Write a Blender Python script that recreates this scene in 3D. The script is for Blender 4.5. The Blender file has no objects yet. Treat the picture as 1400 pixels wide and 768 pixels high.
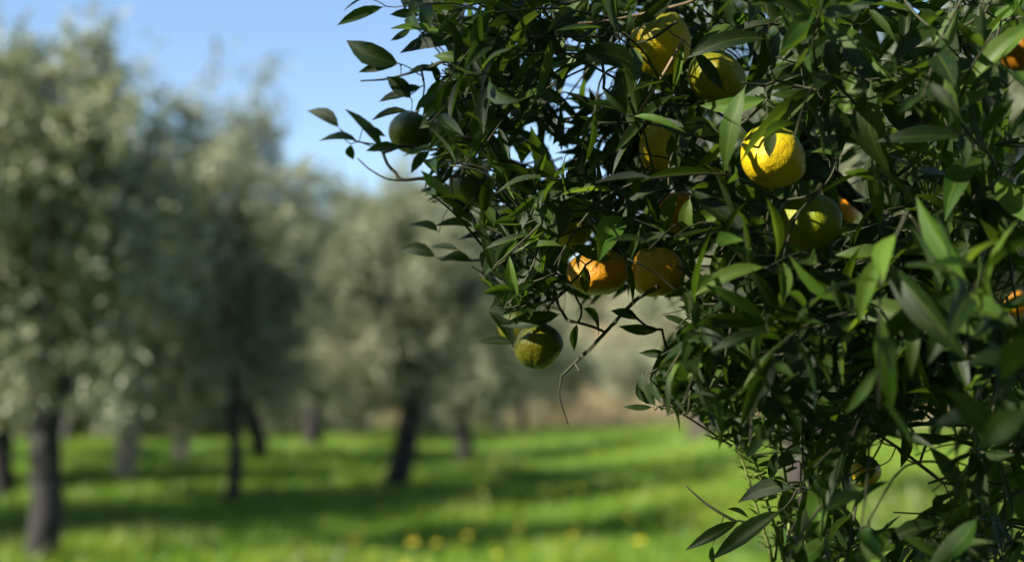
import bpy, math, random
import numpy as np
from mathutils import Vector, Matrix, Euler
from mathutils.bvhtree import BVHTree

R = math.radians
rng = random.Random(7)
nrg = np.random.default_rng(7)
scene = bpy.context.scene
col = scene.collection

# ------------------------------------------------------------------ camera
F_PX = 1944.0                      # focal length in pixels of a 1400 px wide frame (50 mm lens)
PITCH = R(4.1)
CAM = Vector((0, 0, 1.6))
cd = bpy.data.cameras.new('camera')
cd.lens = 50
cd.sensor_width = 36
cd.clip_start = 0.05
cd.clip_end = 3000
cd.dof.use_dof = True
cd.dof.focus_distance = 1.24
cd.dof.aperture_fstop = 3.3
cam = bpy.data.objects.new('camera', cd)
col.objects.link(cam)
cam.location = CAM
cam.rotation_euler = (R(90) + PITCH, 0, 0)
scene.camera = cam

# ------------------------------------------------------------------ sky, sun, exposure
SUN_EL = R(34)
SUN_AZ = Vector((-0.90, -0.43))    # where the sun stands, seen from the ground
w = bpy.data.worlds.new('World')
scene.world = w
w.use_nodes = True
nt = w.node_tree
bg = nt.nodes['Background']
sky = nt.nodes.new('ShaderNodeTexSky')
sky.sky_type = 'NISHITA'
sky.sun_disc = False
sky.sun_elevation = SUN_EL
sky.sun_rotation = math.atan2(SUN_AZ.x, SUN_AZ.y)
sky.altitude = 1100
sky.air_density = 1.0
sky.dust_density = 0.05
sky.ozone_density = 2.0
nt.links.new(sky.outputs[0], bg.inputs[0])
bg.inputs[1].default_value = 0.078
sd = bpy.data.lights.new('sun', 'SUN')
sd.energy = 5.0
sd.angle = R(0.55)
sd.color = (1.0, 0.93, 0.82)
sun = bpy.data.objects.new('sun', sd)
col.objects.link(sun)
sdir = Vector((SUN_AZ.x * math.cos(SUN_EL), SUN_AZ.y * math.cos(SUN_EL), math.sin(SUN_EL))).normalized()
sun.rotation_euler = sdir.to_track_quat('Z', 'Y').to_euler()
sun.location = (-8, -8, 12)
scene.view_settings.view_transform = 'Standard'
scene.view_settings.look = 'None'
scene.view_settings.gamma = 1
scene.view_settings.exposure = 1.5
scene.render.engine = 'CYCLES'
scene.cycles.use_denoising = True
scene.cycles.max_bounces = 8
scene.cycles.transmission_bounces = 4
scene.cycles.sample_clamp_indirect = 6

# ------------------------------------------------------------------ helpers
def tag(o, label=None, cat=None, group=None, kind=None):
    for k, v in (('label', label), ('category', cat), ('group', group), ('kind', kind)):
        if v:
            o[k] = v
    return o

def empty(name, loc=(0, 0, 0)):
    o = bpy.data.objects.new(name, None)
    o.empty_display_size = 0.1
    col.objects.link(o)
    o.location = loc
    return o

def link(name, me, parent=None, loc=None):
    o = bpy.data.objects.new(name, me)
    col.objects.link(o)
    if parent is not None:
        o.parent = parent
    if loc is not None:
        o.location = loc
    return o

def mesh_np(name, V, F, mat, uv=None, smooth=True, attr=None):
    """V (n,3); F a (m,k) array of vertex ids; uv per vertex; attr = {name: per-vertex floats}"""
    me = bpy.data.meshes.new(name)
    V = np.asarray(V, dtype=np.float32)
    F = np.asarray(F, dtype=np.int32)
    m, k = F.shape
    me.vertices.add(len(V))
    me.vertices.foreach_set('co', V.ravel())
    me.loops.add(m * k)
    me.loops.foreach_set('vertex_index', F.ravel())
    me.polygons.add(m)
    me.polygons.foreach_set('loop_start', np.arange(0, m * k, k, dtype=np.int32))
    if smooth:
        me.polygons.foreach_set('use_smooth', np.ones(m, dtype=bool))
    if uv is not None:
        l = me.uv_layers.new(name='UVMap')
        l.data.foreach_set('uv', np.asarray(uv, dtype=np.float32)[F.ravel()].ravel())
    for an, av in (attr or {}).items():
        a = me.attributes.new(an, 'FLOAT', 'POINT')
        a.data.foreach_set('value', np.asarray(av, dtype=np.float32))
    me.materials.append(mat)
    me.update(calc_edges=True)
    me.validate()
    return me

CP, SP = math.cos(PITCH), math.sin(PITCH)
def P(px, py, d):
    """the point at depth d (metres along the view axis) seen at a pixel of the 1400x768 photograph"""
    x = (px - 700) / F_PX * d
    u = (384 - py) / F_PX * d
    return Vector((x, d * CP - u * SP, CAM.z + d * SP + u * CP))

def proj(p):
    x, y, z = p[0] - CAM.x, p[1] - CAM.y, p[2] - CAM.z
    d = y * CP + z * SP
    u = -y * SP + z * CP
    if d < 1e-3:
        return (1e6, 1e6, d)
    return (700 + F_PX * x / d, 384 - F_PX * u / d, d)

def rvec():
    while True:
        v = Vector((rng.uniform(-1, 1), rng.uniform(-1, 1), rng.uniform(-1, 1)))
        if 0.05 < v.length < 1:
            return v.normalized()

def smooth_path(pts, n):
    """Catmull-Rom through pts"""
    pts = [Vector(p) for p in pts]
    if len(pts) == 2:
        return [pts[0].lerp(pts[1], i / n) for i in range(n + 1)]
    q = [pts[0] * 2 - pts[1]] + pts + [pts[-1] * 2 - pts[-2]]
    out = []
    for i in range(1, len(q) - 2):
        for k in range(n):
            t = k / n
            a, b, c, d = q[i - 1], q[i], q[i + 1], q[i + 2]
            out.append(0.5 * ((2 * b) + (c - a) * t + (2 * a - 5 * b + 4 * c - d) * t * t + (3 * b - a - 3 * c + d) * t ** 3))
    out.append(pts[-1])
    return out

def tube_np(path, radii, sides=6, knob=0.0, cap=True):
    V, F = [], []
    n = len(path)
    up = Vector((0.3, 0.2, 1)).normalized()
    t0 = (path[1] - path[0]).normalized()
    a = t0.cross(up if abs(t0.dot(up)) < 0.95 else Vector((1, 0, 0))).normalized()
    for i, p in enumerate(path):
        t = (path[min(i + 1, n - 1)] - path[max(i - 1, 0)])
        t = t.normalized() if t.length > 1e-9 else t0
        a = (a - t * a.dot(t)).normalized()
        b = t.cross(a)
        for s in range(sides):
            th = 2 * math.pi * s / sides
            r = radii[i] * (1 + knob * rng.uniform(-1, 1))
            V.append(p + (a * math.cos(th) + b * math.sin(th)) * r)
    for i in range(n - 1):
        for s in range(sides):
            s2 = (s + 1) % sides
            F.append((i * sides + s, i * sides + s2, (i + 1) * sides + s2, (i + 1) * sides + s))
    if cap:
        V.append(path[-1].copy())
        c = len(V) - 1
        o = (n - 1) * sides
        for s in range(0, sides):
            F.append((o + s, o + (s + 1) % sides, c, c))
    return V, F

class Join:
    def __init__(self):
        self.V, self.F, self.n = [], [], 0
    def add(self, V, F):
        self.V += [tuple(v) for v in V]
        self.F += [tuple(i + self.n for i in f) for f in F]
        self.n += len(V)
    def mesh(self, name, mat, smooth=True):
        me = bpy.data.meshes.new(name)
        F = [f if f[2] != f[3] else f[:3] for f in self.F]
        me.from_pydata(self.V, [], F)
        if smooth:
            me.polygons.foreach_set('use_smooth', np.ones(len(F), dtype=bool))
        me.materials.append(mat)
        me.update()
        return me

def tube_mesh(name, pts, r0, r1, mat, sides=7, n=5, knob=0.0, power=1.0):
    path = smooth_path(pts, n)
    m = len(path) - 1
    rad = [r0 + (r1 - r0) * (i / m) ** power for i in range(m + 1)]
    j = Join()
    j.add(*tube_np(path, rad, sides, knob))
    return j.mesh(name, mat)

# ------------------------------------------------------------------ materials
def new_mat(name):
    m = bpy.data.materials.new(name)
    m.use_nodes = True
    t = m.node_tree
    for n in list(t.nodes):
        t.nodes.remove(n)
    out = t.nodes.new('ShaderNodeOutputMaterial')
    return m, t, out

def N(t, kind, **kw):
    n = t.nodes.new(kind)
    for k, v in kw.items():
        if k in n.bl_rna.properties:
            setattr(n, k, v)
        else:
            n.inputs[k.replace('_', ' ')].default_value = v
    return n

def ramp(t, fac, stops):
    r = t.nodes.new('ShaderNodeValToRGB')
    while len(r.color_ramp.elements) < len(stops):
        r.color_ramp.elements.new(0.5)
    for e, (p, c) in zip(r.color_ramp.elements, stops):
        e.position = p
        e.color = (*c, 1)
    t.links.new(fac, r.inputs[0])
    return r.outputs[0]

def mixc(t, fac, a, b, mode='MIX'):
    m = t.nodes.new('ShaderNodeMix')
    m.data_type = 'RGBA'
    m.blend_type = mode
    for sock, v in ((m.inputs[0], fac), (m.inputs[6], a), (m.inputs[7], b)):
        if isinstance(v, (int, float)):
            sock.default_value = v
        elif isinstance(v, tuple):
            sock.default_value = (*v, 1)
        else:
            t.links.new(v, sock)
    return m.outputs[2]

def math_n(t, op, a, b=0.0, clamp=False):
    m = t.nodes.new('ShaderNodeMath')
    m.operation = op
    m.use_clamp = clamp
    for s, v in ((m.inputs[0], a), (m.inputs[1], b)):
        if isinstance(v, (int, float)):
            s.default_value = v
        else:
            t.links.new(v, s)
    return m.outputs[0]

def citrus_leaf_mat(name, use_attr, dark, mid, bright, back, trans, tw=0.3, rough=0.42):
    m, t, out = new_mat(name)
    if use_attr:
        rnd = N(t, 'ShaderNodeAttribute', attribute_name='rnd').outputs['Fac']
    else:
        rnd = N(t, 'ShaderNodeObjectInfo').outputs['Random']
    colr = ramp(t, rnd, [(0.0, dark), (0.45, mid), (0.80, mid), (0.97, bright)])
    uv = N(t, 'ShaderNodeUVMap').outputs[0]
    sep = N(t, 'ShaderNodeSeparateXYZ')
    t.links.new(uv, sep.inputs[0])
    # midrib: pale line at u = .5; side veins: slanted waves
    du = math_n(t, 'ABSOLUTE', math_n(t, 'SUBTRACT', sep.outputs[0], 0.5))
    rib = math_n(t, 'SUBTRACT', 1.0, math_n(t, 'DIVIDE', du, 0.05), True)
    ph = math_n(t, 'SUBTRACT', math_n(t, 'MULTIPLY', sep.outputs[1], 62.0), math_n(t, 'MULTIPLY', du, 45.0))
    vein = math_n(t, 'POWER', math_n(t, 'ABSOLUTE', math_n(t, 'SINE', ph)), 14.0)
    c1 = mixc(t, math_n(t, 'MULTIPLY', rib, 0.55), colr, (bright[0] * 1.6, bright[1] * 1.25, bright[2] * 1.5))
    c1 = mixc(t, math_n(t, 'MULTIPLY', vein, 0.14), c1, bright)
    no = N(t, 'ShaderNodeTexNoise', Scale=160.0, Detail=3.0)
    tc = N(t, 'ShaderNodeTexCoord')
    t.links.new(tc.outputs['Object'], no.inputs['Vector'])
    c1 = mixc(t, math_n(t, 'MULTIPLY', no.outputs['Fac'], 0.35), c1, mixc(t, 0.5, c1, dark))
    sp = N(t, 'ShaderNodeTexNoise', Scale=7.0, Detail=4.0, Roughness=0.6, noise_dimensions='4D')
    t.links.new(tc.outputs['UV'], sp.inputs['Vector'])
    t.links.new(math_n(t, 'MULTIPLY', rnd, 90.0), sp.inputs['W'])
    c1 = mixc(t, ramp(t, sp.outputs['Fac'], [(0.57, (0, 0, 0)), (0.72, (0.55, 0.55, 0.55))]), c1, (0.085, 0.095, 0.018))
    c1 = mixc(t, ramp(t, sp.outputs['Fac'], [(0.20, (0.8, 0.8, 0.8)), (0.29, (0, 0, 0))]), c1, (0.07, 0.045, 0.018))
    geo = N(t, 'ShaderNodeNewGeometry')
    c2 = mixc(t, geo.outputs['Backfacing'], c1, mixc(t, 0.6, c1, back))
    p = N(t, 'ShaderNodeBsdfPrincipled', Roughness=rough, IOR=1.33)
    t.links.new(c2, p.inputs['Base Color'])
    ro = math_n(t, 'ADD', rough, math_n(t, 'MULTIPLY', geo.outputs['Backfacing'], 0.22))
    t.links.new(math_n(t, 'ADD', ro, math_n(t, 'MULTIPLY', no.outputs['Fac'], 0.12)), p.inputs['Roughness'])
    bp = N(t, 'ShaderNodeBump', Strength=0.25, Distance=0.0006)
    t.links.new(math_n(t, 'ADD', vein, math_n(t, 'MULTIPLY', rib, -1.5)), bp.inputs['Height'])
    t.links.new(bp.outputs[0], p.inputs['Normal'])
    tr = N(t, 'ShaderNodeBsdfTranslucent')
    t.links.new(mixc(t, 0.6, c1, trans), tr.inputs[0])
    mx = N(t, 'ShaderNodeMixShader', Fac=tw)
    t.links.new(p.outputs[0], mx.inputs[1])
    t.links.new(tr.outputs[0], mx.inputs[2])
    t.links.new(mx.outputs[0], out.inputs[0])
    return m

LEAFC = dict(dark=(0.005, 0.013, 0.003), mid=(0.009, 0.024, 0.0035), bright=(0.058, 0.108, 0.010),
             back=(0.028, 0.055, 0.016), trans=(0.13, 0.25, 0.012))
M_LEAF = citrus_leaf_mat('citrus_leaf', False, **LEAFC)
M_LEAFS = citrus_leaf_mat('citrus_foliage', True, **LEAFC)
M_SUNLIT = citrus_leaf_mat('citrus_leaf_sunlit', False, dark=(0.026, 0.066, 0.008), mid=(0.060, 0.125, 0.012), bright=(0.12, 0.20, 0.025),  # lighter copy of the leaf, sunlight put into its colour
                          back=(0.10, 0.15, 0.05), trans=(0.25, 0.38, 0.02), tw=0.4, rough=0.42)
M_YELLOW = citrus_leaf_mat('citrus_leaf_yellow', False, dark=(0.22, 0.17, 0.01), mid=(0.32, 0.24, 0.01), bright=(0.40, 0.30, 0.02),
                           back=(0.30, 0.24, 0.03), trans=(0.5, 0.4, 0.02), tw=0.4, rough=0.5)
M_SHOOT = citrus_leaf_mat('shoot_leaf', False, dark=(0.07, 0.12, 0.02), mid=(0.11, 0.17, 0.03), bright=(0.15, 0.21, 0.04),
                          back=(0.14, 0.18, 0.06), trans=(0.25, 0.35, 0.04), tw=0.35, rough=0.5)

def bark_mat(name, a, b, scale=20.0, bump=0.01, stretch=0.25, moss=None):
    m, t, out = new_mat(name)
    tc = N(t, 'ShaderNodeTexCoord')
    mp = N(t, 'ShaderNodeMapping')
    mp.inputs['Scale'].default_value = (1, 1, stretch)
    t.links.new(tc.outputs['Object'], mp.inputs[0])
    n1 = N(t, 'ShaderNodeTexNoise', Scale=scale, Detail=6.0, Roughness=0.65)
    t.links.new(mp.outputs[0], n1.inputs['Vector'])
    c = ramp(t, n1.outputs['Fac'], [(0.3, a), (0.7, b)])
    if moss:
        n2 = N(t, 'ShaderNodeTexNoise', Scale=scale * 0.25, Detail=3.0)
        t.links.new(tc.outputs['Object'], n2.inputs['Vector'])
        c = mixc(t, ramp(t, n2.outputs['Fac'], [(0.5, (0, 0, 0)), (0.62, (0.8, 0.8, 0.8))]), c, moss)
    p = N(t, 'ShaderNodeBsdfPrincipled', Roughness=0.85)
    t.links.new(c, p.inputs['Base Color'])
    bp = N(t, 'ShaderNodeBump', Strength=0.8, Distance=bump)
    t.links.new(n1.outputs['Fac'], bp.inputs['Height'])
    t.links.new(bp.outputs[0], p.inputs['Normal'])
    t.links.new(p.outputs[0], out.inputs[0])
    return m

M_SHADEBARK = bark_mat('shaded_olive_bark', (0.006, 0.005, 0.004), (0.024, 0.019, 0.016), 18, 0.02, 0.25, (0.025, 0.027, 0.018))  # near-black: shade on the trunks is put into the bark colour
M_SUNLITBARK = bark_mat('pale_sunlit_bark', (0.14, 0.11, 0.085), (0.34, 0.27, 0.20), 18, 0.02, 0.25)  # paler copy of the bark with sunlight painted into it
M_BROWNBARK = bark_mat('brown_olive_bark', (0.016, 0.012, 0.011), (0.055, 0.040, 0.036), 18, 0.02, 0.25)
M_CBARK = bark_mat('citrus_bark', (0.03, 0.027, 0.018), (0.085, 0.07, 0.045), 60, 0.003, 0.3, (0.08, 0.10, 0.05))
M_TWIG = bark_mat('citrus_twig', (0.018, 0.024, 0.008), (0.050, 0.052, 0.018), 150, 0.0006, 0.5)
M_TANTWIG = bark_mat('dry_twig', (0.16, 0.11, 0.06), (0.32, 0.23, 0.13), 150, 0.0006, 0.5)
M_GREENTWIG = bark_mat('green_twig', (0.08, 0.12, 0.02), (0.16, 0.20, 0.04), 120, 0.0005, 0.5)

def olive_leaf_mat():
    m, t, out = new_mat('olive_leaf')
    rnd = N(t, 'ShaderNodeAttribute', attribute_name='rnd').outputs['Fac']
    top = ramp(t, rnd, [(0.0, (0.045, 0.060, 0.018)), (0.40, (0.11, 0.132, 0.040)), (0.72, (0.24, 0.25, 0.115)), (1.0, (0.42, 0.40, 0.22))])
    geo = N(t, 'ShaderNodeNewGeometry')
    c = mixc(t, geo.outputs['Backfacing'], top, (0.38, 0.40, 0.27))
    p = N(t, 'ShaderNodeBsdfPrincipled', Roughness=0.5)
    t.links.new(c, p.inputs['Base Color'])
    tr = N(t, 'ShaderNodeBsdfTranslucent')
    t.links.new(mixc(t, 0.5, top, (0.22, 0.26, 0.09)), tr.inputs[0])
    mx = N(t, 'ShaderNodeMixShader', Fac=0.25)
    t.links.new(p.outputs[0], mx.inputs[1])
    t.links.new(tr.outputs[0], mx.inputs[2])
    t.links.new(mx.outputs[0], out.inputs[0])
    return m
M_OLIVE = olive_leaf_mat()

def ground_mat():
    m, t, out = new_mat('ground')
    geo = N(t, 'ShaderNodeNewGeometry')
    n1 = N(t, 'ShaderNodeTexNoise', Scale=0.45, Detail=5.0, Roughness=0.6)
    t.links.new(geo.outputs['Position'], n1.inputs['Vector'])
    n2 = N(t, 'ShaderNodeTexNoise', Scale=7.0, Detail=6.0, Roughness=0.7)
    t.links.new(geo.outputs['Position'], n2.inputs['Vector'])
    g = ramp(t, n1.outputs['Fac'], [(0.3, (0.065, 0.135, 0.010)), (0.55, (0.105, 0.20, 0.014)), (0.75, (0.17, 0.24, 0.022))])
    g = mixc(t, math_n(t, 'MULTIPLY', n2.outputs['Fac'], 0.5), g, (0.05, 0.085, 0.012))
    d = ramp(t, n1.outputs['Fac'], [(0.3, (0.16, 0.14, 0.055)), (0.5, (0.27, 0.21, 0.10)), (0.7, (0.09, 0.10, 0.028))])
    sep = N(t, 'ShaderNodeSeparateXYZ')
    t.links.new(geo.outputs['Position'], sep.inputs[0])
    y = math_n(t, 'ADD', sep.outputs[1], math_n(t, 'MULTIPLY', math_n(t, 'SUBTRACT', n1.outputs['Fac'], 0.5), 26.0))
    fac = math_n(t, 'DIVIDE', math_n(t, 'SUBTRACT', y, 41.0), 9.0, True)
    c = mixc(t, fac, g, d)
    p = N(t, 'ShaderNodeBsdfPrincipled', Roughness=0.9)
    t.links.new(c, p.inputs['Base Color'])
    bp = N(t, 'ShaderNodeBump', Strength=0.6, Distance=0.06)
    t.links.new(n2.outputs['Fac'], bp.inputs['Height'])
    t.links.new(bp.outputs[0], p.inputs['Normal'])
    t.links.new(p.outputs[0], out.inputs[0])
    return m
M_GROUND = ground_mat()

def blade_mat(name, stops, trans):
    m, t, out = new_mat(name)
    rnd = N(t, 'ShaderNodeAttribute', attribute_name='rnd').outputs['Fac']
    c = ramp(t, rnd, stops)
    p = N(t, 'ShaderNodeBsdfPrincipled', Roughness=0.5)
    t.links.new(c, p.inputs['Base Color'])
    tr = N(t, 'ShaderNodeBsdfTranslucent')
    t.links.new(mixc(t, 0.5, c, trans), tr.inputs[0])
    mx = N(t, 'ShaderNodeMixShader', Fac=0.35)
    t.links.new(p.outputs[0], mx.inputs[1])
    t.links.new(tr.outputs[0], mx.inputs[2])
    t.links.new(mx.outputs[0], out.inputs[0])
    return m
M_GRASS = blade_mat('grass_blade', [(0.0, (0.055, 0.125, 0.008)), (0.5, (0.135, 0.245, 0.012)), (0.85, (0.27, 0.34, 0.022)), (1.0, (0.34, 0.30, 0.08))], (0.25, 0.42, 0.014))
M_WEED = blade_mat('weed_blade', [(0.0, (0.045, 0.085, 0.014)), (0.6, (0.085, 0.135, 0.022)), (1.0, (0.17, 0.17, 0.045))], (0.14, 0.22, 0.03))
M_DRY = blade_mat('dry_blade', [(0.0, (0.16, 0.14, 0.05)), (0.6, (0.30, 0.235, 0.11)), (1.0, (0.42, 0.34, 0.19))], (0.25, 0.21, 0.08))

def flat_mat(name, c, rough=0.6):
    m, t, out = new_mat(name)
    no = N(t, 'ShaderNodeTexNoise', Scale=40.0, Detail=3.0)
    p = N(t, 'ShaderNodeBsdfPrincipled', Roughness=rough)
    t.links.new(mixc(t, math_n(t, 'MULTIPLY', no.outputs['Fac'], 0.4), c, tuple(x * 0.6 for x in c)), p.inputs['Base Color'])
    t.links.new(p.outputs[0], out.inputs[0])
    return m
M_PETAL = flat_mat('yellow_petal', (0.78, 0.62, 0.02))
M_STEM = flat_mat('flower_stem', (0.12, 0.22, 0.03))
M_CALYX = flat_mat('calyx', (0.075, 0.10, 0.02))
M_SOIL = bark_mat('bare_soil', (0.13, 0.09, 0.085), (0.25, 0.18, 0.16), 6, 0.03, 1.0)

def rind_mat(name, main, second, patch, pfac=(0.45, 0.7), scar=0.5):
    """mandarin skin: main colour drifting into a second, patches of a third towards the stalk, fine oil-gland pores"""
    m, t, out = new_mat(name)
    tc = N(t, 'ShaderNodeTexCoord')
    oi = N(t, 'ShaderNodeObjectInfo')
    off = N(t, 'ShaderNodeVectorMath', operation='SCALE')
    cb = N(t, 'ShaderNodeCombineXYZ')
    for i in range(3):
        t.links.new(oi.outputs['Random'], cb.inputs[i])
    t.links.new(cb.outputs[0], off.inputs[0])
    off.inputs['Scale'].default_value = 40.0
    ad = N(t, 'ShaderNodeVectorMath', operation='ADD')
    t.links.new(tc.outputs['Object'], ad.inputs[0])
    t.links.new(off.outputs[0], ad.inputs[1])
    n1 = N(t, 'ShaderNodeTexNoise', Scale=22.0, Detail=3.0)
    t.links.new(ad.outputs[0], n1.inputs['Vector'])
    c = mixc(t, ramp(t, n1.outputs['Fac'], [(0.35, (0, 0, 0)), (0.65, (1, 1, 1))]), main, second)
    sep = N(t, 'ShaderNodeSeparateXYZ')
    t.links.new(tc.outputs['Object'], sep.inputs[0])
    h = math_n(t, 'ADD', math_n(t, 'MULTIPLY', sep.outputs[2], 14.0), n1.outputs['Fac'])
    c = mixc(t, ramp(t, h, [(pfac[0], (0, 0, 0)), (pfac[1], (0.85, 0.85, 0.85))]), c, patch)
    n3 = N(t, 'ShaderNodeTexNoise', Scale=48.0, Detail=5.0, Roughness=0.7)
    t.links.new(ad.outputs[0], n3.inputs['Vector'])
    c = mixc(t, ramp(t, n3.outputs['Fac'], [(0.60, (0, 0, 0)), (0.74, (scar, scar, scar))]), c, (0.10, 0.075, 0.025))
    v = N(t, 'ShaderNodeTexVoronoi', Scale=900.0)
    t.links.new(ad.outputs[0], v.inputs['Vector'])
    c = mixc(t, ramp(t, v.outputs['Distance'], [(0.05, (0.32, 0.32, 0.32)), (0.35, (0, 0, 0))]), c, tuple(x * 0.5 for x in main))
    p = N(t, 'ShaderNodeBsdfPrincipled', Roughness=0.31, IOR=1.36)
    p.inputs['Subsurface Weight'].default_value = 0.12
    p.inputs['Subsurface Radius'].default_value = (0.004, 0.002, 0.0006)
    p.inputs['Subsurface Scale'].default_value = 1.0
    t.links.new(c, p.inputs['Base Color'])
    bp = N(t, 'ShaderNodeBump', Strength=0.55, Distance=0.0009)
    n4 = N(t, 'ShaderNodeTexNoise', Scale=230.0, Detail=2.0)
    t.links.new(ad.outputs[0], n4.inputs['Vector'])
    hh = math_n(t, 'ADD', math_n(t, 'MULTIPLY', v.outputs['Distance'], 0.8), math_n(t, 'MULTIPLY', n3.outputs['Fac'], 2.0))
    t.links.new(math_n(t, 'ADD', hh, math_n(t, 'MULTIPLY', n4.outputs['Fac'], 2.2)), bp.inputs['Height'])
    t.links.new(bp.outputs[0], p.inputs['Normal'])
    t.links.new(p.outputs[0], out.inputs[0])
    return m
RIND = {
    'yellow': rind_mat('rind_yellow', (0.58, 0.39, 0.008), (0.50, 0.37, 0.010), (0.27, 0.28, 0.011)),
    'yellowgreen': rind_mat('rind_yellow_green', (0.331, 0.288, 0.010), (0.245, 0.252, 0.010), (0.130, 0.180, 0.009)),
    'orange': rind_mat('rind_orange', (0.66, 0.25, 0.006), (0.58, 0.31, 0.008), (0.40, 0.30, 0.010), (0.75, 1.0)),
    'dullorange': rind_mat('rind_dull_orange', (0.50, 0.22, 0.008), (0.44, 0.27, 0.010), (0.26, 0.22, 0.010), (0.6, 0.9)),
    'rust': rind_mat('rind_rust', (0.27, 0.10, 0.006), (0.32, 0.14, 0.008), (0.16, 0.10, 0.008), (0.6, 0.9)),
    'green': rind_mat('rind_green', (0.108, 0.119, 0.007), (0.158, 0.137, 0.009), (0.054, 0.083, 0.007)),
    'darkgreen': rind_mat('rind_dark_green', (0.085, 0.125, 0.012), (0.13, 0.14, 0.014), (0.06, 0.10, 0.010)),
}

# ------------------------------------------------------------------ setting: ground and hill
def ss(a, b, x):
    t = np.clip((x - a) / (b - a), 0, 1)
    return t * t * (3 - 2 * t)

def terrain(x, y):
    x = np.asarray(x, dtype=float)
    y = np.asarray(y, dtype=float)
    z = 0.10 * np.sin(x * 0.21 + 1.3) * np.sin(y * 0.17 + 0.4) * ss(6, 20, y) + 0.05 * np.sin(y * 0.9 + x * 0.25) * ss(12, 20, y) * (1 - ss(35, 50, y))
    z = z + 0.9 * ss(42, 66, y)
    z = z + 0.35 * ss(-0.5, 5.0, x) * ss(4, 12, y) * (1 - ss(34, 46, y))
    hill = ss(58, 135, y) * (11.5 - 2.5 * ss(-5, 25, x)) + 14 * ss(130, 400, y)
    z = z + hill
    z = z + 0.35 * np.exp(-((x - 4.0) ** 2 + (y - 29.0) ** 2) / 2.2)
    return z

def tz(x, y):
    return float(terrain(x, y))

def grid_axis(lo, hi, fine_lo, fine_hi, step):
    a = list(np.arange(fine_lo, fine_hi + 1e-6, step))
    s, v = step, fine_lo
    left = []
    while v > lo:
        s *= 1.25
        v -= s
        left.append(v)
    s, v = step, fine_hi
    right = []
    while v < hi:
        s *= 1.25
        v += s
        right.append(v)
    return np.array(left[::-1] + a + right)
gx = grid_axis(-900, 900, -35, 35, 0.6)
gy = grid_axis(-900, 1200, -4, 70, 0.6)
X, Y = np.meshgrid(gx, gy)
Z = terrain(X, Y)
V = np.stack([X, Y, Z], -1).reshape(-1, 3)
nx, ny = len(gx), len(gy)
ii, jj = np.meshgrid(np.arange(nx - 1), np.arange(ny - 1))
a = (jj * nx + ii).ravel()
F = np.stack([a, a + 1, a + nx + 1, a + nx], 1)
tag(link('ground', mesh_np('ground', V, F, M_GROUND)), kind='structure')

# grass blades (stuff)
def blades(name, mat, n, ymin, ymax, hmin, hmax, wid, keep=None, clump=1.0):
    y = ymin * (ymax / ymin) ** nrg.random(n)
    x = (nrg.random(n) * 2 - 1) * (0.44 * y + 1.5)
    if keep is not None:
        k = keep(x, y)
        x, y = x[k], y[k]
    n = len(x)
    z = terrain(x, y)
    pat = 0.5 + 0.5 * np.sin(x * 1.7 + 2 * np.sin(y * 0.6)) * np.sin(y * 1.1 + 1.5 * np.sin(x * 0.9))
    h = (hmin + (hmax - hmin) * nrg.random(n)) * (0.55 + 0.75 * pat * clump)
    th = nrg.random(n) * 2 * math.pi
    lean = nrg.random(n) * 0.7
    la = nrg.random(n) * 2 * math.pi
    wv = wid * (0.6 + 0.8 * nrg.random(n))
    dx, dy = np.cos(th) * wv, np.sin(th) * wv
    lx, ly = np.cos(la) * lean * h, np.sin(la) * lean * h
    b0 = np.stack([x - dx, y - dy, z - 0.01], 1)
    b1 = np.stack([x + dx, y + dy, z - 0.01], 1)
    m0 = np.stack([x - dx * .7 + lx * .35, y - dy * .7 + ly * .35, z + h * .6], 1)
    m1 = np.stack([x + dx * .7 + lx * .35, y + dy * .7 + ly * .35, z + h * .6], 1)
    tp = np.stack([x + lx, y + ly, z + h], 1)
    V = np.stack([b0, b1, m0, m1, tp], 1).reshape(-1, 3)
    i = np.arange(n) * 5
    F = np.concatenate([np.stack([i, i + 1, i + 3], 1), np.stack([i, i + 3, i + 2], 1), np.stack([i + 2, i + 3, i + 4], 1)])
    rnd = np.clip(nrg.random(n) * 0.7 + 0.45 * (pat - 0.3), 0, 1)
    me = mesh_np(name, V, F, mat, attr={'rnd': np.repeat(rnd, 5)}, smooth=False)
    return tag(link(name, me), kind='stuff')

def grass_keep(x, y):
    d = np.exp(-((x - 4.0) ** 2 + (y - 29.0) ** 2) / 1.3)
    return nrg.random(len(x)) > np.maximum(ss(38, 52, y + 4 * np.sin(x * 0.3)), d * 1.3)
blades('grass', M_GRASS, 260000, 9.5, 52, 0.05, 0.27, 0.008, grass_keep)
def weed_keep(x, y):
    p = np.sin(x * 0.83 + 1.1 * np.sin(y * 0.37)) * np.sin(y * 0.61 + 0.9 * np.sin(x * 0.5)) + 0.4 * np.sin(x * 2.9 + y * 1.7)
    return (p > 0.45) & (nrg.random(len(x)) < 0.8)
blades('weeds', M_WEED, 60000, 9.5, 46, 0.12, 0.34, 0.016, weed_keep)
blades('dry_grass', M_DRY, 42000, 42, 90, 0.25, 0.8, 0.018, lambda x, y: nrg.random(len(x)) < ss(42, 52, y + 4 * np.sin(x * 0.3)) * 0.9)

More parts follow.
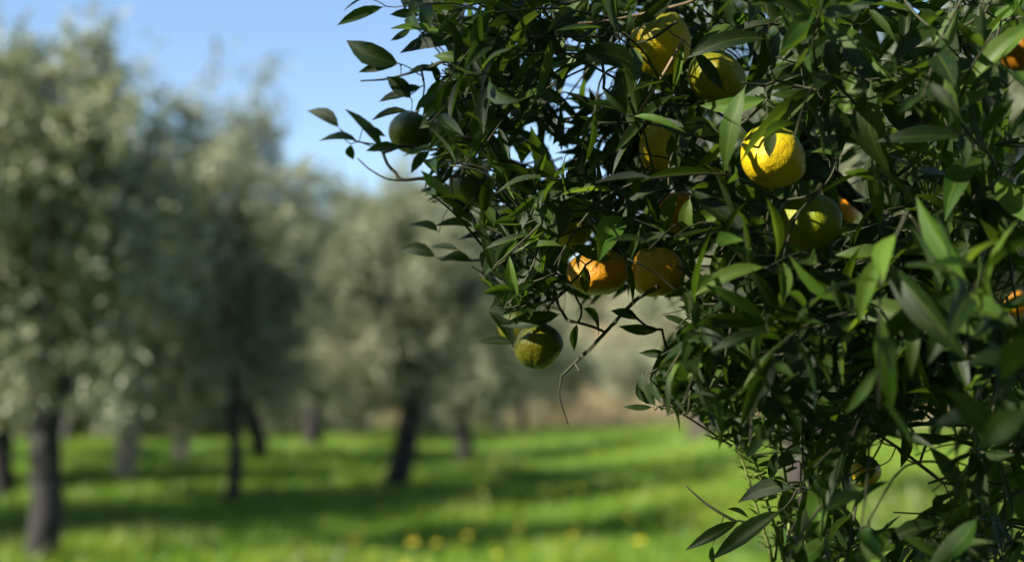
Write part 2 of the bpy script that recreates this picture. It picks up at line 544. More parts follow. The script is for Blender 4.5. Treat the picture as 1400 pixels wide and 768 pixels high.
# ------------------------------------------------------------------ olive trees
def olive_crown(name, seed, H, base, rx, n_leaf, tall=(), leafL=0.075):
    """leaf-sized faces gathered in drooping sprays round twigs; gaps between the sprays. tall = [(dx, dy, top)] shoots above the crown"""
    g = np.random.default_rng(seed)
    cz, rz = (H + base) / 2, (H - base) / 2
    # clumps
    cents, rad = [], []
    while len(cents) < 120:
        p = g.uniform(-1, 1, 3)
        q = np.linalg.norm(p)
        if q > 1 or q < 0.25:
            continue
        bump = 0.72 + 0.42 * (0.5 + 0.5 * math.sin(5 * math.atan2(p[1], p[0]) + seed) * math.sin(4.3 * p[2] + seed))
        s = p * bump
        wide = 1.0 if s[2] > -0.2 else 0.9
        cents.append((s[0] * rx * wide, s[1] * rx * wide, cz + s[2] * rz))
        rad.append(g.uniform(0.13, 0.30) * (rx / 1.3) ** 0.5)
    for dx, dy, top in tall:
        for k in range(9):
            f = k / 8
            cents.append((dx * (0.55 + 0.45 * f) + g.normal(0, .07), dy * (0.55 + 0.45 * f) + g.normal(0, .07), cz + rz * 0.4 + (top - cz - rz * 0.4) * f))
            rad.append(0.26 - 0.15 * f)
    cents, rad = np.array(cents), np.array(rad)
    wgt = rad ** 2
    n_spr = n_leaf // 8
    ci = g.choice(len(cents), n_spr, p=wgt / wgt.sum())
    o = g.normal(0, 1, (n_spr, 3))
    o *= (rad[ci] * g.random(n_spr) ** 0.45 / np.linalg.norm(o, axis=1))[:, None]
    sp = cents[ci] + o
    # spray direction: out of the clump, outward, a bit up or hanging
    d = o / (np.linalg.norm(o, axis=1)[:, None] + 1e-6) + 0.6 * np.stack([sp[:, 0], sp[:, 1], np.zeros(n_spr)], 1) / rx + g.normal(0, .5, (n_spr, 3))
    d[:, 2] += np.where(g.random(n_spr) < 0.45, -0.7, 0.6)
    d /= np.linalg.norm(d, axis=1)[:, None]
    L = g.uniform(0.16, 0.34, n_spr)
    t = np.tile(np.linspace(0.05, 1, 14), n_spr)
    ri = np.repeat(np.arange(n_spr), 14)
    pos = sp[ri] + d[ri] * (t * L[ri])[:, None]
    pos[:, 2] -= 0.05 * t * t
    ld = 0.7 * d[ri] + g.normal(0, .62, (len(ri), 3))
    ld /= np.linalg.norm(ld, axis=1)[:, None]
    nr = g.normal(0, .55, (len(ri), 3)) + np.array([0, 0, 1.0])
    sd = np.cross(ld, nr)
    sd /= np.linalg.norm(sd, axis=1)[:, None] + 1e-9
    l = leafL * g.uniform(0.7, 1.25, len(ri))
    wv = l * g.uniform(0.15, 0.23, len(ri))
    tip = pos + ld * l[:, None]
    mid = pos + ld * (l * 0.5)[:, None]
    V = np.stack([pos, mid - sd * wv[:, None], tip, mid + sd * wv[:, None]], 1).reshape(-1, 3)
    i = np.arange(len(ri)) * 4
    F = np.stack([i, i + 1, i + 2, i + 3], 1)
    tone = g.random(len(cents))
    rnd = np.clip((tone[ci] * 0.55 + g.random(n_spr) * 0.3)[ri] + g.random(len(ri)) * 0.2, 0, 1)
    return mesh_np(name, V, F, M_OLIVE, attr={'rnd': np.repeat(rnd, 4)}, smooth=False), cents

def olive_kit(seed, H, base, rx, trunk_r, fork, n_leaf, tall=(), lean=(0.1, 0.0), bark=None, leafL=0.075):
    """meshes of one olive: trunk, limbs, crown"""
    rs = rng.getstate()
    rng.seed(seed)
    bark = bark or M_SHADEBARK
    crown, cents = olive_crown('crown', seed, H, base, rx, n_leaf, tall, leafL)
    fk = Vector((lean[0], lean[1], fork))
    pts = [Vector((0, 0, -0.15)), Vector((0.02, 0, 0.12)), Vector((lean[0] * .35 + .04, lean[1] * .3, fork * .4)), Vector((lean[0] * .75 - .03, lean[1] * .8, fork * .75)), fk]
    path = smooth_path(pts, 5)
    m = len(path) - 1
    rad = [trunk_r * (1.0 - 0.28 * (i / m) + 0.55 * max(0, 1 - i / (m * 0.22)) ** 2) for i in range(m + 1)]
    j = Join()
    j.add(*tube_np(path, rad, 12, 0.10))
    trunk = j.mesh('trunk', bark)
    limbs = []
    nl = 4
    for k in range(nl):
        th = 2 * math.pi * (k + rng.uniform(-.25, .25)) / nl + seed
        out = rx * rng.uniform(0.5, 0.75)
        top = base + (H - base) * rng.uniform(0.55, 0.85)
        e = Vector((fk.x + math.cos(th) * out, fk.y + math.sin(th) * out, top))
        mid = fk.lerp(e, 0.45) + Vector((math.cos(th) * .15, math.sin(th) * .15, -0.12 * (H - base) * 0.3)) + rvec() * 0.08
        jj = Join()
        lp = smooth_path([fk + Vector((0, 0, -trunk_r)), mid, e], 6)
        mm = len(lp) - 1
        jj.add(*tube_np(lp, [trunk_r * 0.55 * (1 - 0.85 * i / mm) for i in range(mm + 1)], 8, 0.08))
        for s in range(5):                               # side boughs reach clumps
            q = lp[rng.randrange(mm // 3, mm)]
            c = min((Vector(cc) for cc in cents[rng.sample(range(len(cents)), 14)]), key=lambda v: (v - q).length)
            bp_ = smooth_path([q, q.lerp(c, .5) + rvec() * .1, c], 3)
            jj.add(*tube_np(bp_, [trunk_r * 0.14 * (1 - 0.75 * i / (len(bp_) - 1)) for i in range(len(bp_))], 5))
        limbs.append(jj.mesh('limb', bark))
    rng.setstate(rs)
    return trunk, limbs, crown

def olive(kit, x, y, label, group='olive trees of the grove', scale=1.0, rot=0.0, sz=None, bark=None):
    o = empty('olive_tree', (x, y, tz(x, y)))
    o.rotation_euler.z = rot
    o.scale = (scale, scale, sz or scale)
    tag(o, label, 'olive tree', group)
    link('trunk', kit[0], o)
    for l in kit[1]:
        link('limb', l, o)
    link('crown', kit[2], o)
    return o

K1 = olive_kit(11, 4.35, 1.30, 1.32, 0.155, 1.55, 42000, tall=[(0.45, 0.1, 4.7), (-0.35, 0.2, 4.45)], lean=(0.06, 0.05))
K2 = olive_kit(23, 5.0, 1.15, 1.4, 0.10, 1.7, 34000, tall=[(-0.25, 0, 5.65), (-1.15, 0.1, 5.9), (0.35, 0.2, 5.6)], lean=(0.05, 0.1))
K3 = olive_kit(37, 4.9, 1.1, 1.6, 0.20, 1.7, 44000, tall=[(0.2, 0, 5.1)], lean=(0.36, 0.05))
K4 = olive_kit(41, 4.8, 1.05, 1.55, 0.19, 1.5, 32000, lean=(-0.1, 0.1), leafL=0.085)
K5 = olive_kit(59, 4.6, 0.95, 1.7, 0.17, 1.3, 32000, tall=[(0.6, 0, 5.0)], lean=(-0.28, 0.0), leafL=0.085)
K6 = olive_kit(67, 4.7, 1.0, 1.5, 0.17, 1.6, 30000, lean=(0.1, 0.0), bark=M_SUNLITBARK, leafL=0.085)
K7 = olive_kit(71, 4.4, 0.8, 1.7, 0.34, 1.2, 32000, lean=(0.3, 0.0), bark=M_BROWNBARK, leafL=0.085)

def gx_at(px, y):
    return (px - 700) / F_PX * y

heroes = [
    (K1, 60, 11.9, 'nearest olive tree with thick dark trunk at the left edge of the meadow', 0, 1.0),
    (K2, 318, 17.6, 'tall olive tree on a thin dark trunk, its shoots highest against the sky', 0, 1.0),
    (K3, 540, 21.6, 'broad olive tree with dark leaning trunk in the middle of the meadow', 0, 1.0),
    (K4, 635, 29.0, 'olive tree with dark trunk standing just behind the broad middle one', 0.8, 1.05),
    (K5, 357, 29.5, 'olive tree whose short dark trunk leans left behind the thin trunked tree', 0, 1.15),
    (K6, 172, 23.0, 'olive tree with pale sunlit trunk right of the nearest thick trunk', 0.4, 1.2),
    (K6, 252, 28.0, 'olive tree with slim pale sunlit trunk left of the thin dark trunk', 2.2, 1.0),
    (K4, 12, 31.0, 'olive tree half hidden behind the nearest one at the edge of the photo', 2.5, 1.0),
    (K7, 962, 28.6, 'old olive tree with thick brown trunk rising behind the mandarin leaves', 0.2, 1.0),
    (K5, 714, 44.0, 'distant olive tree with dark trunk seen below the lowest green mandarin', 1.3, 0.95),
    (K6, 682, 42.0, 'distant olive tree with pale trunk left of another, before dry grass', 3.6, 0.9),
    (K7, 1120, 14.5, 'olive tree close behind the mandarin tree, glimpsed through gaps in its leaves', 4.2, 1.22),
    (K5, 1420, 15.5, 'olive tree behind the thick right side of the mandarin tree', 2.0, 1.25),
    (K6, 500, 41.0, 'distant olive tree with pale trunk left of the broad middle olive', 5.0, 1.05),
    (K4, 430, 36.0, 'distant olive tree between the thin trunked and the broad middle olive', 3.3, 1.25),
    (K5, 95, 38.0, 'distant olive tree seen right beside the nearest trunk', 4.1, 1.1),
]
for kit, x, y, label, rot, s in [(K3, -7.2, 15.0, 'olive tree outside the frame, left of the nearest trunk', 1.0, 1.25),
                                 (K5, -9.8, 12.4, 'olive tree outside the frame, nearest to the photographer of its row', 1.7, 1.15),
                                 (K3, -6.6, 18.6, 'olive tree just outside the frame between two rows', 2.4, 1.0),
                                 (K4, -9.6, 21.5, 'olive tree outside the frame in the second row', 2.0, 1.1),
                                 (K5, -12.0, 26.5, 'olive tree outside the frame in the third row', 3.0, 1.1)]:
    olive(kit, x, y, label, rot=rot, scale=s)
for kit, px, y, label, rot, s in heroes:
    olive(kit, gx_at(px, y), y, label, rot=rot, scale=s)

# olives on the slope beyond, those of which something shows between the nearer crowns
slope = [
    (K5, -17, 100, 1.5, 'hillside olive whose top shows in the dip beside the tallest shoots'),
    (K4, -12, 112, 1.5, 'hillside olive highest on the slope, over the left shoulder of the broad middle olive'),
    (K6, -8, 98, 1.35, 'hillside olive half way up the slope, straight behind the broad middle olive'),
    (K5, -8, 76, 1.25, 'hillside olive low on the slope, behind the left side of the broad middle olive'),
    (K4, -5.5, 60, 1.2, 'olive at the foot of the hillside, behind the broad middle olive'),
    (K6, -3, 110, 1.5, 'hillside olive high on the slope, under the leftmost drooping mandarin twig'),
    (K5, 0.5, 92, 1.3, 'hillside olive above the lowest green mandarin and left of it'),
    (K4, 4.5, 84, 1.15, 'hillside olive in the bright gap between the lowest green mandarin and the right side leaves'),
]
for i, (kit, x, y, sc, label) in enumerate(slope):
    olive(kit, x, y, label, 'olive trees on the far hillside', scale=sc, rot=i * 1.7)

# low scrub at the far edge of the grass
KB = [olive_kit(83, 2.1, 0.12, 1.15, 0.05, 0.25, 14000, leafL=0.09), olive_kit(89, 1.7, 0.1, 1.3, 0.045, 0.2, 14000, leafL=0.09)]
for i, (px, y, label) in enumerate([
    (35, 42, 'low bush at the meadow edge, left end, just behind the nearest thick trunk'),
    (120, 44, 'low bush at the meadow edge, second from the left, beside the nearest thick trunk'),
    (205, 41, 'low bush at the meadow edge between the two pale trunks'),
    (300, 43, 'low bush at the meadow edge just left of the thin dark trunk'),
    (400, 45, 'low bush at the meadow edge right of the short leaning trunk'),
    (455, 42, 'low bush at the meadow edge left of the broad middle olive'),
    (600, 43, 'low bush at the meadow edge between the broad middle olive and the trunk behind it'),
    (640, 48, 'low bush at the meadow edge directly behind the second dark trunk'),
    (745, 52, 'low bush on the dry grass below the lowest green mandarin'),
    (800, 70, 'small far bush on the slope beyond the bare hooked twig'),
    (860, 60, 'grey green bush in the bright gap under the orange mandarins')]):
    b = olive(KB[i % 2], gx_at(px, y), y, label, 'bushes along the far edge of the meadow', scale=1.0 + 0.25 * (i % 3), rot=i * 1.1)
    b.name = 'bush'
    b['category'] = 'bush'

# unseen olives added beside and behind the photographer to shade the mandarin tree, dappled
for kit, x, y, sc, rot, label in [
    (K5, -4.3, -0.3, 1.0, 0.6, 'unseen olive tree beside the photographer, added to shade the mandarin tree'),
    (K3, -2.1, -0.35, 0.675, 2.6, 'small dense unseen olive tree added at the elbow of the photographer for shade'),
    (K7, -0.5, -2.3, 1.2, 1.9, 'unseen olive tree added straight behind the photographer to block the sky'),
    (K4, 2.5, -1.3, 1.15, 2.9, 'unseen olive tree added behind the photographer on the mandarin tree side to block the sky'),
    (K3, -5.6, -3.2, 1.05, 0.2, 'unseen olive tree added farther back behind the photographer for shade')]:
    olive(kit, x, y, label, 'unseen olive trees added to shade the mandarin tree', scale=sc, rot=rot)

# ------------------------------------------------------------------ yellow wildflowers
def flower_meshes():
    V, F = [], []
    for k in range(6):
        th = k * math.pi / 3
        c, s = math.cos(th), math.sin(th)
        b = len(V)
        for r, wv, z in ((0.1, .15, 0), (0.6, .45, .12), (1.0, .2, .22)):
            for sg in (-1, 1):
                V.append(((r * c - sg * wv * s) * .022, (r * s + sg * wv * c) * .022, z * .03))
        F += [(b, b + 1, b + 3, b + 2), (b + 2, b + 3, b + 5, b + 4)]
    return mesh_np('blossom', V, F, M_PETAL)
BLOSSOM = flower_meshes()
FSTEM = tube_mesh('stem', [Vector((0, 0, -.02)), Vector((.01, 0, .17)), Vector((0, .01, .34))], .003, .0018, M_STEM, 5, 4)
fl = [(478, 731), (492, 728), (530, 728), (545, 733), (655, 706), (668, 712), (742, 712), (757, 716), (775, 710), (300, 762), (640, 716), (560, 720),
      (686, 648), (702, 628), (745, 672), (690, 690), (715, 700), (600, 742), (585, 735), (520, 716), (465, 742), (735, 690), (660, 690), (672, 676), (625, 730), (505, 738), (705, 655), (730, 640)]
fl = fl + [(rng.uniform(420, 860), rng.uniform(660, 764)) for _ in range(24)]
for i, (px, py) in enumerate(fl):
    px, py = px + rng.uniform(-25, 25), py + rng.uniform(-10, 10)
    y = 1.6 * F_PX / (py - 524)
    for _ in range(6):
        y = (1.6 - tz(gx_at(px, y), y) - .33) * F_PX / (py - 524)
    x = gx_at(px, y)
    f = empty('wildflower', (x, y, tz(x, y)))
    f.rotation_euler.z = i
    f.scale = (0.26 + 0.26 * rng.random(),) * 2 + (1.0,)
    tag(f, 'yellow wildflower cluster on thin stems in the sunlit grass', 'wildflower', 'yellow wildflowers in the meadow')
    for k in range(3):
        dx, dy = math.cos(k * 2.4) * .05 * k ** .5, math.sin(k * 2.4) * .05 * k ** .5
        link('stem', FSTEM, f, (dx, dy, 0))
        b = link('blossom', BLOSSOM, f, (dx, dy + .01, .34))
        b.rotation_euler = (0.5 * math.sin(k), 0.5 * math.cos(k), k)

# ------------------------------------------------------------------ mandarin tree: leaf shapes
NS, NA = 7, 5
def leaf_variant(k):
    r = random.Random(100 + k)
    droop = r.uniform(0.05, 0.40)
    fold = r.uniform(0.10, 0.75)
    twist = r.uniform(-0.7, 0.7) if k >= 5 else r.uniform(-0.25, 0.25)
    bend = r.uniform(-0.14, 0.14)
    wav = r.uniform(0.0, 0.05)
    V, UV = [], []
    ts = [0, 0.07, 0.2, 0.38, 0.58, 0.78, 0.92, 1.0]
    wd = [0.035, 0.05, 0.60, 0.96, 1.0, 0.66, 0.25, 0.02]
    for t, wv in zip(ts, wd):
        for u in np.linspace(-1, 1, NA):
            x = u * wv * 0.5
            z = fold * abs(u) * wv * 0.5 * 0.8 + wav * math.sin(t * 14 + u * 2 + k) * abs(u) * wv
            tw = twist * t
            x, z = x * math.cos(tw) - z * math.sin(tw), x * math.sin(tw) + z * math.cos(tw)
            V.append((x, t, z, -droop * t * t + 0.35 * droop * t, bend * math.sin(math.pi * t)))
            UV.append(((u + 1) / 2, t))
    F = []
    for i in range(len(ts) - 1):
        for j in range(NA - 1):
            F.append((i * NA + j, i * NA + j + 1, (i + 1) * NA + j + 1, (i + 1) * NA + j))
    return np.array(V), np.array(F), np.array(UV)
NV = 14
LV = [leaf_variant(k) for k in range(NV)]
LF, LUV = LV[0][1], LV[0][2]
# two width classes so that the shared meshes stay near their true proportions
WR = 0.30
LEAFCO = []
for k in range(NV):
    v = LV[k][0]
    LEAFCO.append(np.stack([v[:, 0] * WR + v[:, 4], v[:, 1], v[:, 2] * WR + v[:, 3]], 1))
def leaf_me(k, mat, nm='leaf'):
    return mesh_np(nm, LEAFCO[k], LF, mat, uv=LUV)
ME_LEAF = [leaf_me(k, M_LEAF) for k in range(NV)]
ME_SUNLIT = [leaf_me(k, M_SUNLIT) for k in range(NV)]
ME_YELL = [leaf_me(k, M_YELLOW) for k in range(NV)]

leaves = []          # (matrix, variant, tone)
def add_leaf(base, tip, nrm, wscale=1.0, var=None, tone=0):
    d = tip - base
    L = d.length
    y = d / L
    x = y.cross(nrm)
    if x.length < 1e-4:
        x = y.orthogonal()
    x.normalize()
    z = x.cross(y)
    M = Matrix(((x.x * L * wscale, y.x * L, z.x * L, base.x), (x.y * L * wscale, y.y * L, z.y * L, base.y), (x.z * L * wscale, y.z * L, z.z * L, base.z), (0, 0, 0, 1)))
    leaves.append((M, rng.randrange(NV) if var is None else var, tone))

# ---- fruits: (px, py, width px, height px, depth, skin, tilt, label)
fruits = [
    (1056, 215, 92, 80, 1.20, 'yellow', (0.25, 0.35), 'large sunlit yellow mandarin in the middle of the tree with a bright highlight'),
    (1106, 305, 86, 78, 1.22, 'yellowgreen', (0.30, -0.15), 'large greenish yellow mandarin with a dark top, hanging just under the big sunlit one'),
    (898, 372, 72, 66, 1.28, 'orange', (0.30, 0.1), 'bright orange mandarin striped by leaf shadows, the deepest orange of all'),
    (817, 372, 82, 60, 1.30, 'dullorange', (0.3, 0.2), 'dull orange shaded mandarin with a leaf hanging across its front'),
    (784, 314, 48, 50, 1.42, 'yellow', (0.2, 0.2), 'small yellow mandarin peeping out above the dull orange one'),
    (736, 472, 66, 62, 1.33, 'green', (0.3, 0.3), 'olive green mandarin hanging lowest at the end of the left branches'),
    (706, 447, 48, 46, 1.52, 'green', (0.2, 0.1), 'green mandarin mostly hidden behind the lowest hanging olive green one'),
    (903, 60, 80, 84, 1.24, 'yellow', (0.3, -0.2), 'tall yellow mandarin near the top crossed by thin twigs'),
    (979, 105, 80, 64, 1.30, 'yellowgreen', (0.2, -0.2), 'yellow green mandarin near the top with a dark leaf across its middle'),
    (902, 200, 58, 68, 1.30, 'yellow', (0.2, 0.1), 'dim yellow mandarin between the top ones and the orange ones, half shaded'),
    (930, 290, 72, 50, 1.34, 'orange', (0.4, 0.1), 'orange mandarin half covered by hanging leaves above the bright orange one'),
    (1151, 291, 44, 42, 1.62, 'orange', (0.2, 0.0), 'small orange mandarin behind the large greenish yellow one'),
    (1391, 68, 54, 58, 1.45, 'rust', (0.2, 0.0), 'dark orange mandarin cut off by the photo edge at the top'),
    (645, 253, 58, 52, 1.40, 'darkgreen', (0.2, 0.2), 'dark green unripe mandarin among leaves above the left drooping twig'),
    (562, 181, 62, 54, 1.42, 'darkgreen', (0.2, 0.2), 'dark green unripe mandarin farthest out on the branches against the sky'),
    (1183, 645, 42, 40, 1.32, 'yellow', (0.2, 0.2), 'yellowish mandarin low in the tree with bright grass behind it'),
    (1391, 416, 36, 36, 1.75, 'orange', (0.2, 0.0), 'small orange mandarin deep in the dark leaves at the photo edge'),
]
def rind_mesh(seed, bark):
    r = random.Random(seed)
    nu, nv = 40, 26
    ph = [r.uniform(0, 6.28) for _ in range(6)]
    V = []
    for j in range(nv + 1):
        la = math.pi * j / nv
        for i in range(nu):
            lo = 2 * math.pi * i / nu
            lobes = 0.03 * math.cos(lo + ph[4]) * math.cos(la) + 0.022 * math.cos(4 * lo + ph[5] + 2 * la) * math.sin(la) + 0.012 * math.cos(10 * lo + ph[0]) * math.sin(la) ** 0.5 + 0.018 * math.sin(2 * lo + ph[1]) * math.sin(la) + 0.03 * math.sin(3 * la + ph[2] + lo) + 0.012 * math.sin(7 * lo + 5 * la + ph[0]) * math.sin(la)
            rr = 1 + lobes
            # neck and dimple at the stalk, flat base with small navel
            z = math.cos(la)
            q = math.sin(la)
            dim = 0.16 * math.exp(-(q / 0.28) ** 2) if z > 0 else 0.10 * math.exp(-(q / 0.25) ** 2)
            neck = 0.025 * math.exp(-((q - 0.38) / 0.18) ** 2) * (1 + 0.5 * math.cos(5 * lo + ph[3])) if z > 0 else 0
            V.append((q * math.cos(lo) * rr, q * math.sin(lo) * rr, (z * rr) - math.copysign(dim, z) + neck))
    F = []
    for j in range(nv):
        for i in range(nu):
            F.append((j * nu + i, (j + 1) * nu + i, (j + 1) * nu + (i + 1) % nu, j * nu + (i + 1) % nu))
    return np.array(V), np.array(F)

def calyx_mesh():
    V = [(0, 0, .0012)]
    n = 20
    for i in range(n):
        th = 2 * math.pi * i / n
        r = .0052 if i % 4 in (0,) else (.0034 if i % 2 else .0026)
        V.append((r * math.cos(th), r * math.sin(th), .0002 + (.0012 if i % 4 == 0 else 0)))
    F = [(0, 1 + i, 1 + (i + 1) % n) for i in range(n)]
    return mesh_np('calyx', V, F, M_CALYX)
ME_CALYX = calyx_mesh()
nodes = []           # points the twig network must reach
fruit_c = []
for i, (px, py, wpx, hpx, d, skin, tilt, label) in enumerate(fruits):
    c = P(px, py, d)
    rx, rz = wpx / F_PX * d / 2, hpx / F_PX * d / 2
    f = empty('mandarin', c)
    f.rotation_euler = (-tilt[0], tilt[1], i * 1.3 % 6.28)
    tag(f, label, 'mandarin', 'mandarins hanging in the tree')
    V, F = rind_mesh(i, None)
    V = V * np.array([rx, rx, rz * 1.06])
    link('rind', mesh_np('rind', V, F, RIND[skin]), f)
    link('calyx', ME_CALYX, f, (0, 0, rz * 0.90))
    st = tube_mesh('stalk', [Vector((0, 0, rz * .88)), Vector((.001, 0, rz + .008)), Vector((.003, .003, rz + .022))], .0016, .0014, M_GREENTWIG, 6, 4)
    link('stalk', st, f)
    e = Euler(f.rotation_euler).to_matrix() @ Vector((.003, .003, rz + .021)) + c
    nodes.append(e)
    fruit_c.append((px, py, wpx / 2, hpx / 2, d))

# ---- leaves read off the photograph: (base x, base y, tip x, tip y, width px, depth, tone)   tone 0 dark, 1 painted sunlit, 2 yellow
T = [
    (500, -3, 468, 14, 10, 1.30, 0), (528, 9, 459, 34, 13, 1.32, 0), (576, 22, 533, 20, 11, 1.34, 0), (612, 46, 534, 35, 15, 1.30, 1), (563, 37, 533, 54, 10, 1.33, 0),
    (572, -4, 612, 40, 26, 1.28, 1), (612, 22, 632, 62, 16, 1.30, 1), (549, 88, 474, 50, 27, 1.34, 0), (547, 88, 489, 99, 11, 1.35, 0), (622, 62, 543, 66, 18, 1.32, 0),
    (642, 80, 592, 70, 14, 1.29, 1), (563, 137, 528, 103, 19, 1.36, 0), (559, 131, 517, 138, 13, 1.36, 0), (562, 153, 507, 158, 12, 1.36, 0), (465, 177, 418, 147, 14, 1.42, 0),
    (491, 194, 437, 182, 14, 1.41, 0), (524, 209, 474, 145, 17, 1.40, 0), (497, 172, 528, 186, 12, 1.41, 0), (480, 197, 482, 219, 11, 1.42, 0), (600, 200, 549, 212, 12, 1.36, 1),
    (606, 168, 570, 175, 11, 1.36, 1), (600, 318, 560, 298, 16, 1.36, 0), (650, 312, 598, 299, 14, 1.35, 0), (672, 328, 628, 317, 18, 1.34, 0), (598, 353, 543, 340, 15, 1.40, 0),
    (628, 342, 586, 336, 10, 1.40, 0), (645, 355, 603, 349, 15, 1.39, 0), (684, 357, 738, 338, 18, 1.32, 0), (714, 390, 664, 416, 13, 1.34, 1), (692, 372, 660, 384, 10, 1.36, 1),
    (694, 400, 713, 418, 10, 1.35, 0), (643, 292, 618, 282, 14, 1.37, 0), (707, 278, 654, 291, 12, 1.34, 0), (702, 474, 672, 418, 15, 1.32, 0), (710, 472, 654, 463, 11, 1.34, 0),
    (770, 428, 684, 438, 19, 1.30, 0), (795, 420, 828, 454, 18, 1.27, 0), (790, 441, 787, 480, 10, 1.28, 0), (801, 362, 805, 402, 13, 1.26, 0), (858, 358, 869, 420, 15, 1.24, 0),
    (874, 438, 836, 422, 14, 1.28, 0), (905, 450, 846, 443, 14, 1.3, 0), (916, 488, 874, 481, 10, 1.28, 0), (958, 502, 944, 453, 19, 1.20, 1), (894, 556, 852, 553, 9, 1.28, 0),
    (899, 556, 876, 508, 19, 1.26, 0), (1012, 711, 937, 741, 15, 1.22, 0), (1072, 694, 965, 752, 23, 1.18, 0), (1090, 667, 1007, 681, 20, 1.18, 0), (1026, 710, 998, 691, 9, 1.24, 0),
    (974, 744, 978, 772, 8, 1.25, 0), (1063, 614, 1046, 656, 14, 1.26, 0), (1132, 730, 1062, 776, 30, 1.12, 1),
    (1192, 112, 1198, 229, 40, 1.12, 0), (1220, 103, 1235, 182, 26, 1.16, 0), (1276, 112, 1284, 213, 18, 1.14, 1), (1262, 108, 1264, 210, 20, 1.15, 0), (1274, 60, 1322, 130, 30, 1.16, 1),
    (1144, 146, 1151, 205, 20, 1.2, 0), (1146, 216, 1098, 199, 13, 1.18, 1), (1118, 124, 1056, 173, 15, 1.16, 1), (1230, 352, 1147, 333, 30, 1.12, 0), (1185, 358, 1143, 390, 26, 1.13, 0),
    (1274, 443, 1151, 421, 30, 1.06, 0), (1352, 402, 1345, 470, 34, 0.98, 0), (1338, 704, 1262, 772, 33, 1.00, 1), (1290, 720, 1213, 732, 20, 1.08, 0),
    (1204, 636, 1166, 618, 16, 1.3, 2), (1200, 640, 1160, 658, 16, 1.3, 2), (880, 100, 786, 71, 27, 1.18, 0), (1052, 54, 944, 63, 22, 1.16, 0), (948, 68, 995, 127, 20, 1.20, 0),
    (1052, 134, 956, 141, 20, 1.17, 1), (1007, 175, 949, 231, 15, 1.17, 1), (990, 186, 917, 180, 26, 1.20, 1), (797, 205, 794, 292, 22, 1.24, 0), (854, 224, 873, 283, 17, 1.24, 1),
    (768, 34, 814, 60, 17, 1.26, 1), (733, 22, 760, 68, 14, 1.27, 0), (936, 56, 916, 122, 9, 1.18, 1), (934, 170, 925, 232, 26, 1.20, 0), (1000, 185, 960, 190, 16, 1.2, 1),
    (930, 260, 905, 330, 17, 1.22, 1), (944, 268, 938, 330, 16, 1.2, 0), (868, 318, 845, 335, 12, 1.22, 0), (775, 335, 845, 350, 16, 1.24, 0), (1060, 178, 1052, 215, 14, 1.13, 1),
    (1048, 130, 1120, 118, 16, 1.15, 1), (1100, 120, 1130, 95, 14, 1.17, 0), (1060, 110, 1010, 125, 14, 1.17, 1), (905, 430, 950, 445, 14, 1.2, 0), (1000, 320, 1040, 300, 14, 1.2, 1),
    (980, 350, 1045, 372, 18, 1.18, 0), (1060, 360, 1125, 395, 26, 1.14, 0), (1010, 410, 1070, 390, 18, 1.17, 0), (1135, 480, 1075, 500, 20, 1.12, 1), (1190, 470, 1130, 452, 20, 1.1, 0),
    (598, 118, 592, 84, 12, 1.34, 0), (648, 62, 643, 24, 18, 1.30, 0), (682, 90, 660, 48, 20, 1.27, 0), (674, 128, 668, 82, 17, 1.26, 1), (712, 94, 676, 42, 15, 1.27, 0),
    (636, 134, 578, 166, 14, 1.33, 0), (656, 208, 644, 168, 16, 1.28, 1), (712, 188, 680, 142, 18, 1.26, 0), (612, 146, 570, 138, 12, 1.35, 0), (622, 272, 578, 230, 14, 1.35, 1),
    (622, 272, 576, 258, 13, 1.36, 0), (548, 200, 500, 204, 11, 1.39, 0), (576, 118, 545, 116, 10, 1.36, 0), (586, 10, 548, -4, 13, 1.32, 0), (600, 100, 560, 92, 12, 1.34, 1),
    (590, 205, 560, 236, 12, 1.37, 0), (700, 352, 668, 322, 14, 1.33, 0), (690, 350, 706, 392, 15, 1.32, 0), (740, 345, 722, 392, 16, 1.30, 0), (760, 400, 716, 412, 14, 1.3, 0),
    # near, out-of-focus sprays at the lower right
    (1395, 590, 1300, 530, 34, 0.86, 0), (1410, 560, 1335, 610, 34, 0.84, 0), (1400, 500, 1325, 485, 30, 0.88, 0), (1345, 560, 1275, 570, 28, 0.9, 0), (1412, 455, 1372, 520, 30, 0.86, 0),
]
for bx, by, tx, ty, wpx, d, tone in T:
    b = P(bx, by, d)
    L = math.hypot(tx - bx, ty - by) / F_PX * d
    tip = P(tx, ty, d + rng.uniform(-0.25, 0.35) * L)
    view = (b - CAM).normalized()
    n = -view * 0.75 + Vector((0, 0, 0.5)) + rvec() * 0.45
    ws = (wpx / F_PX * d * 1.18) / (L * WR)
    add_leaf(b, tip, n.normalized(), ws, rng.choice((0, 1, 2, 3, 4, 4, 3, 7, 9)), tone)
    nodes.append(b)
N_TRACED = len(leaves)

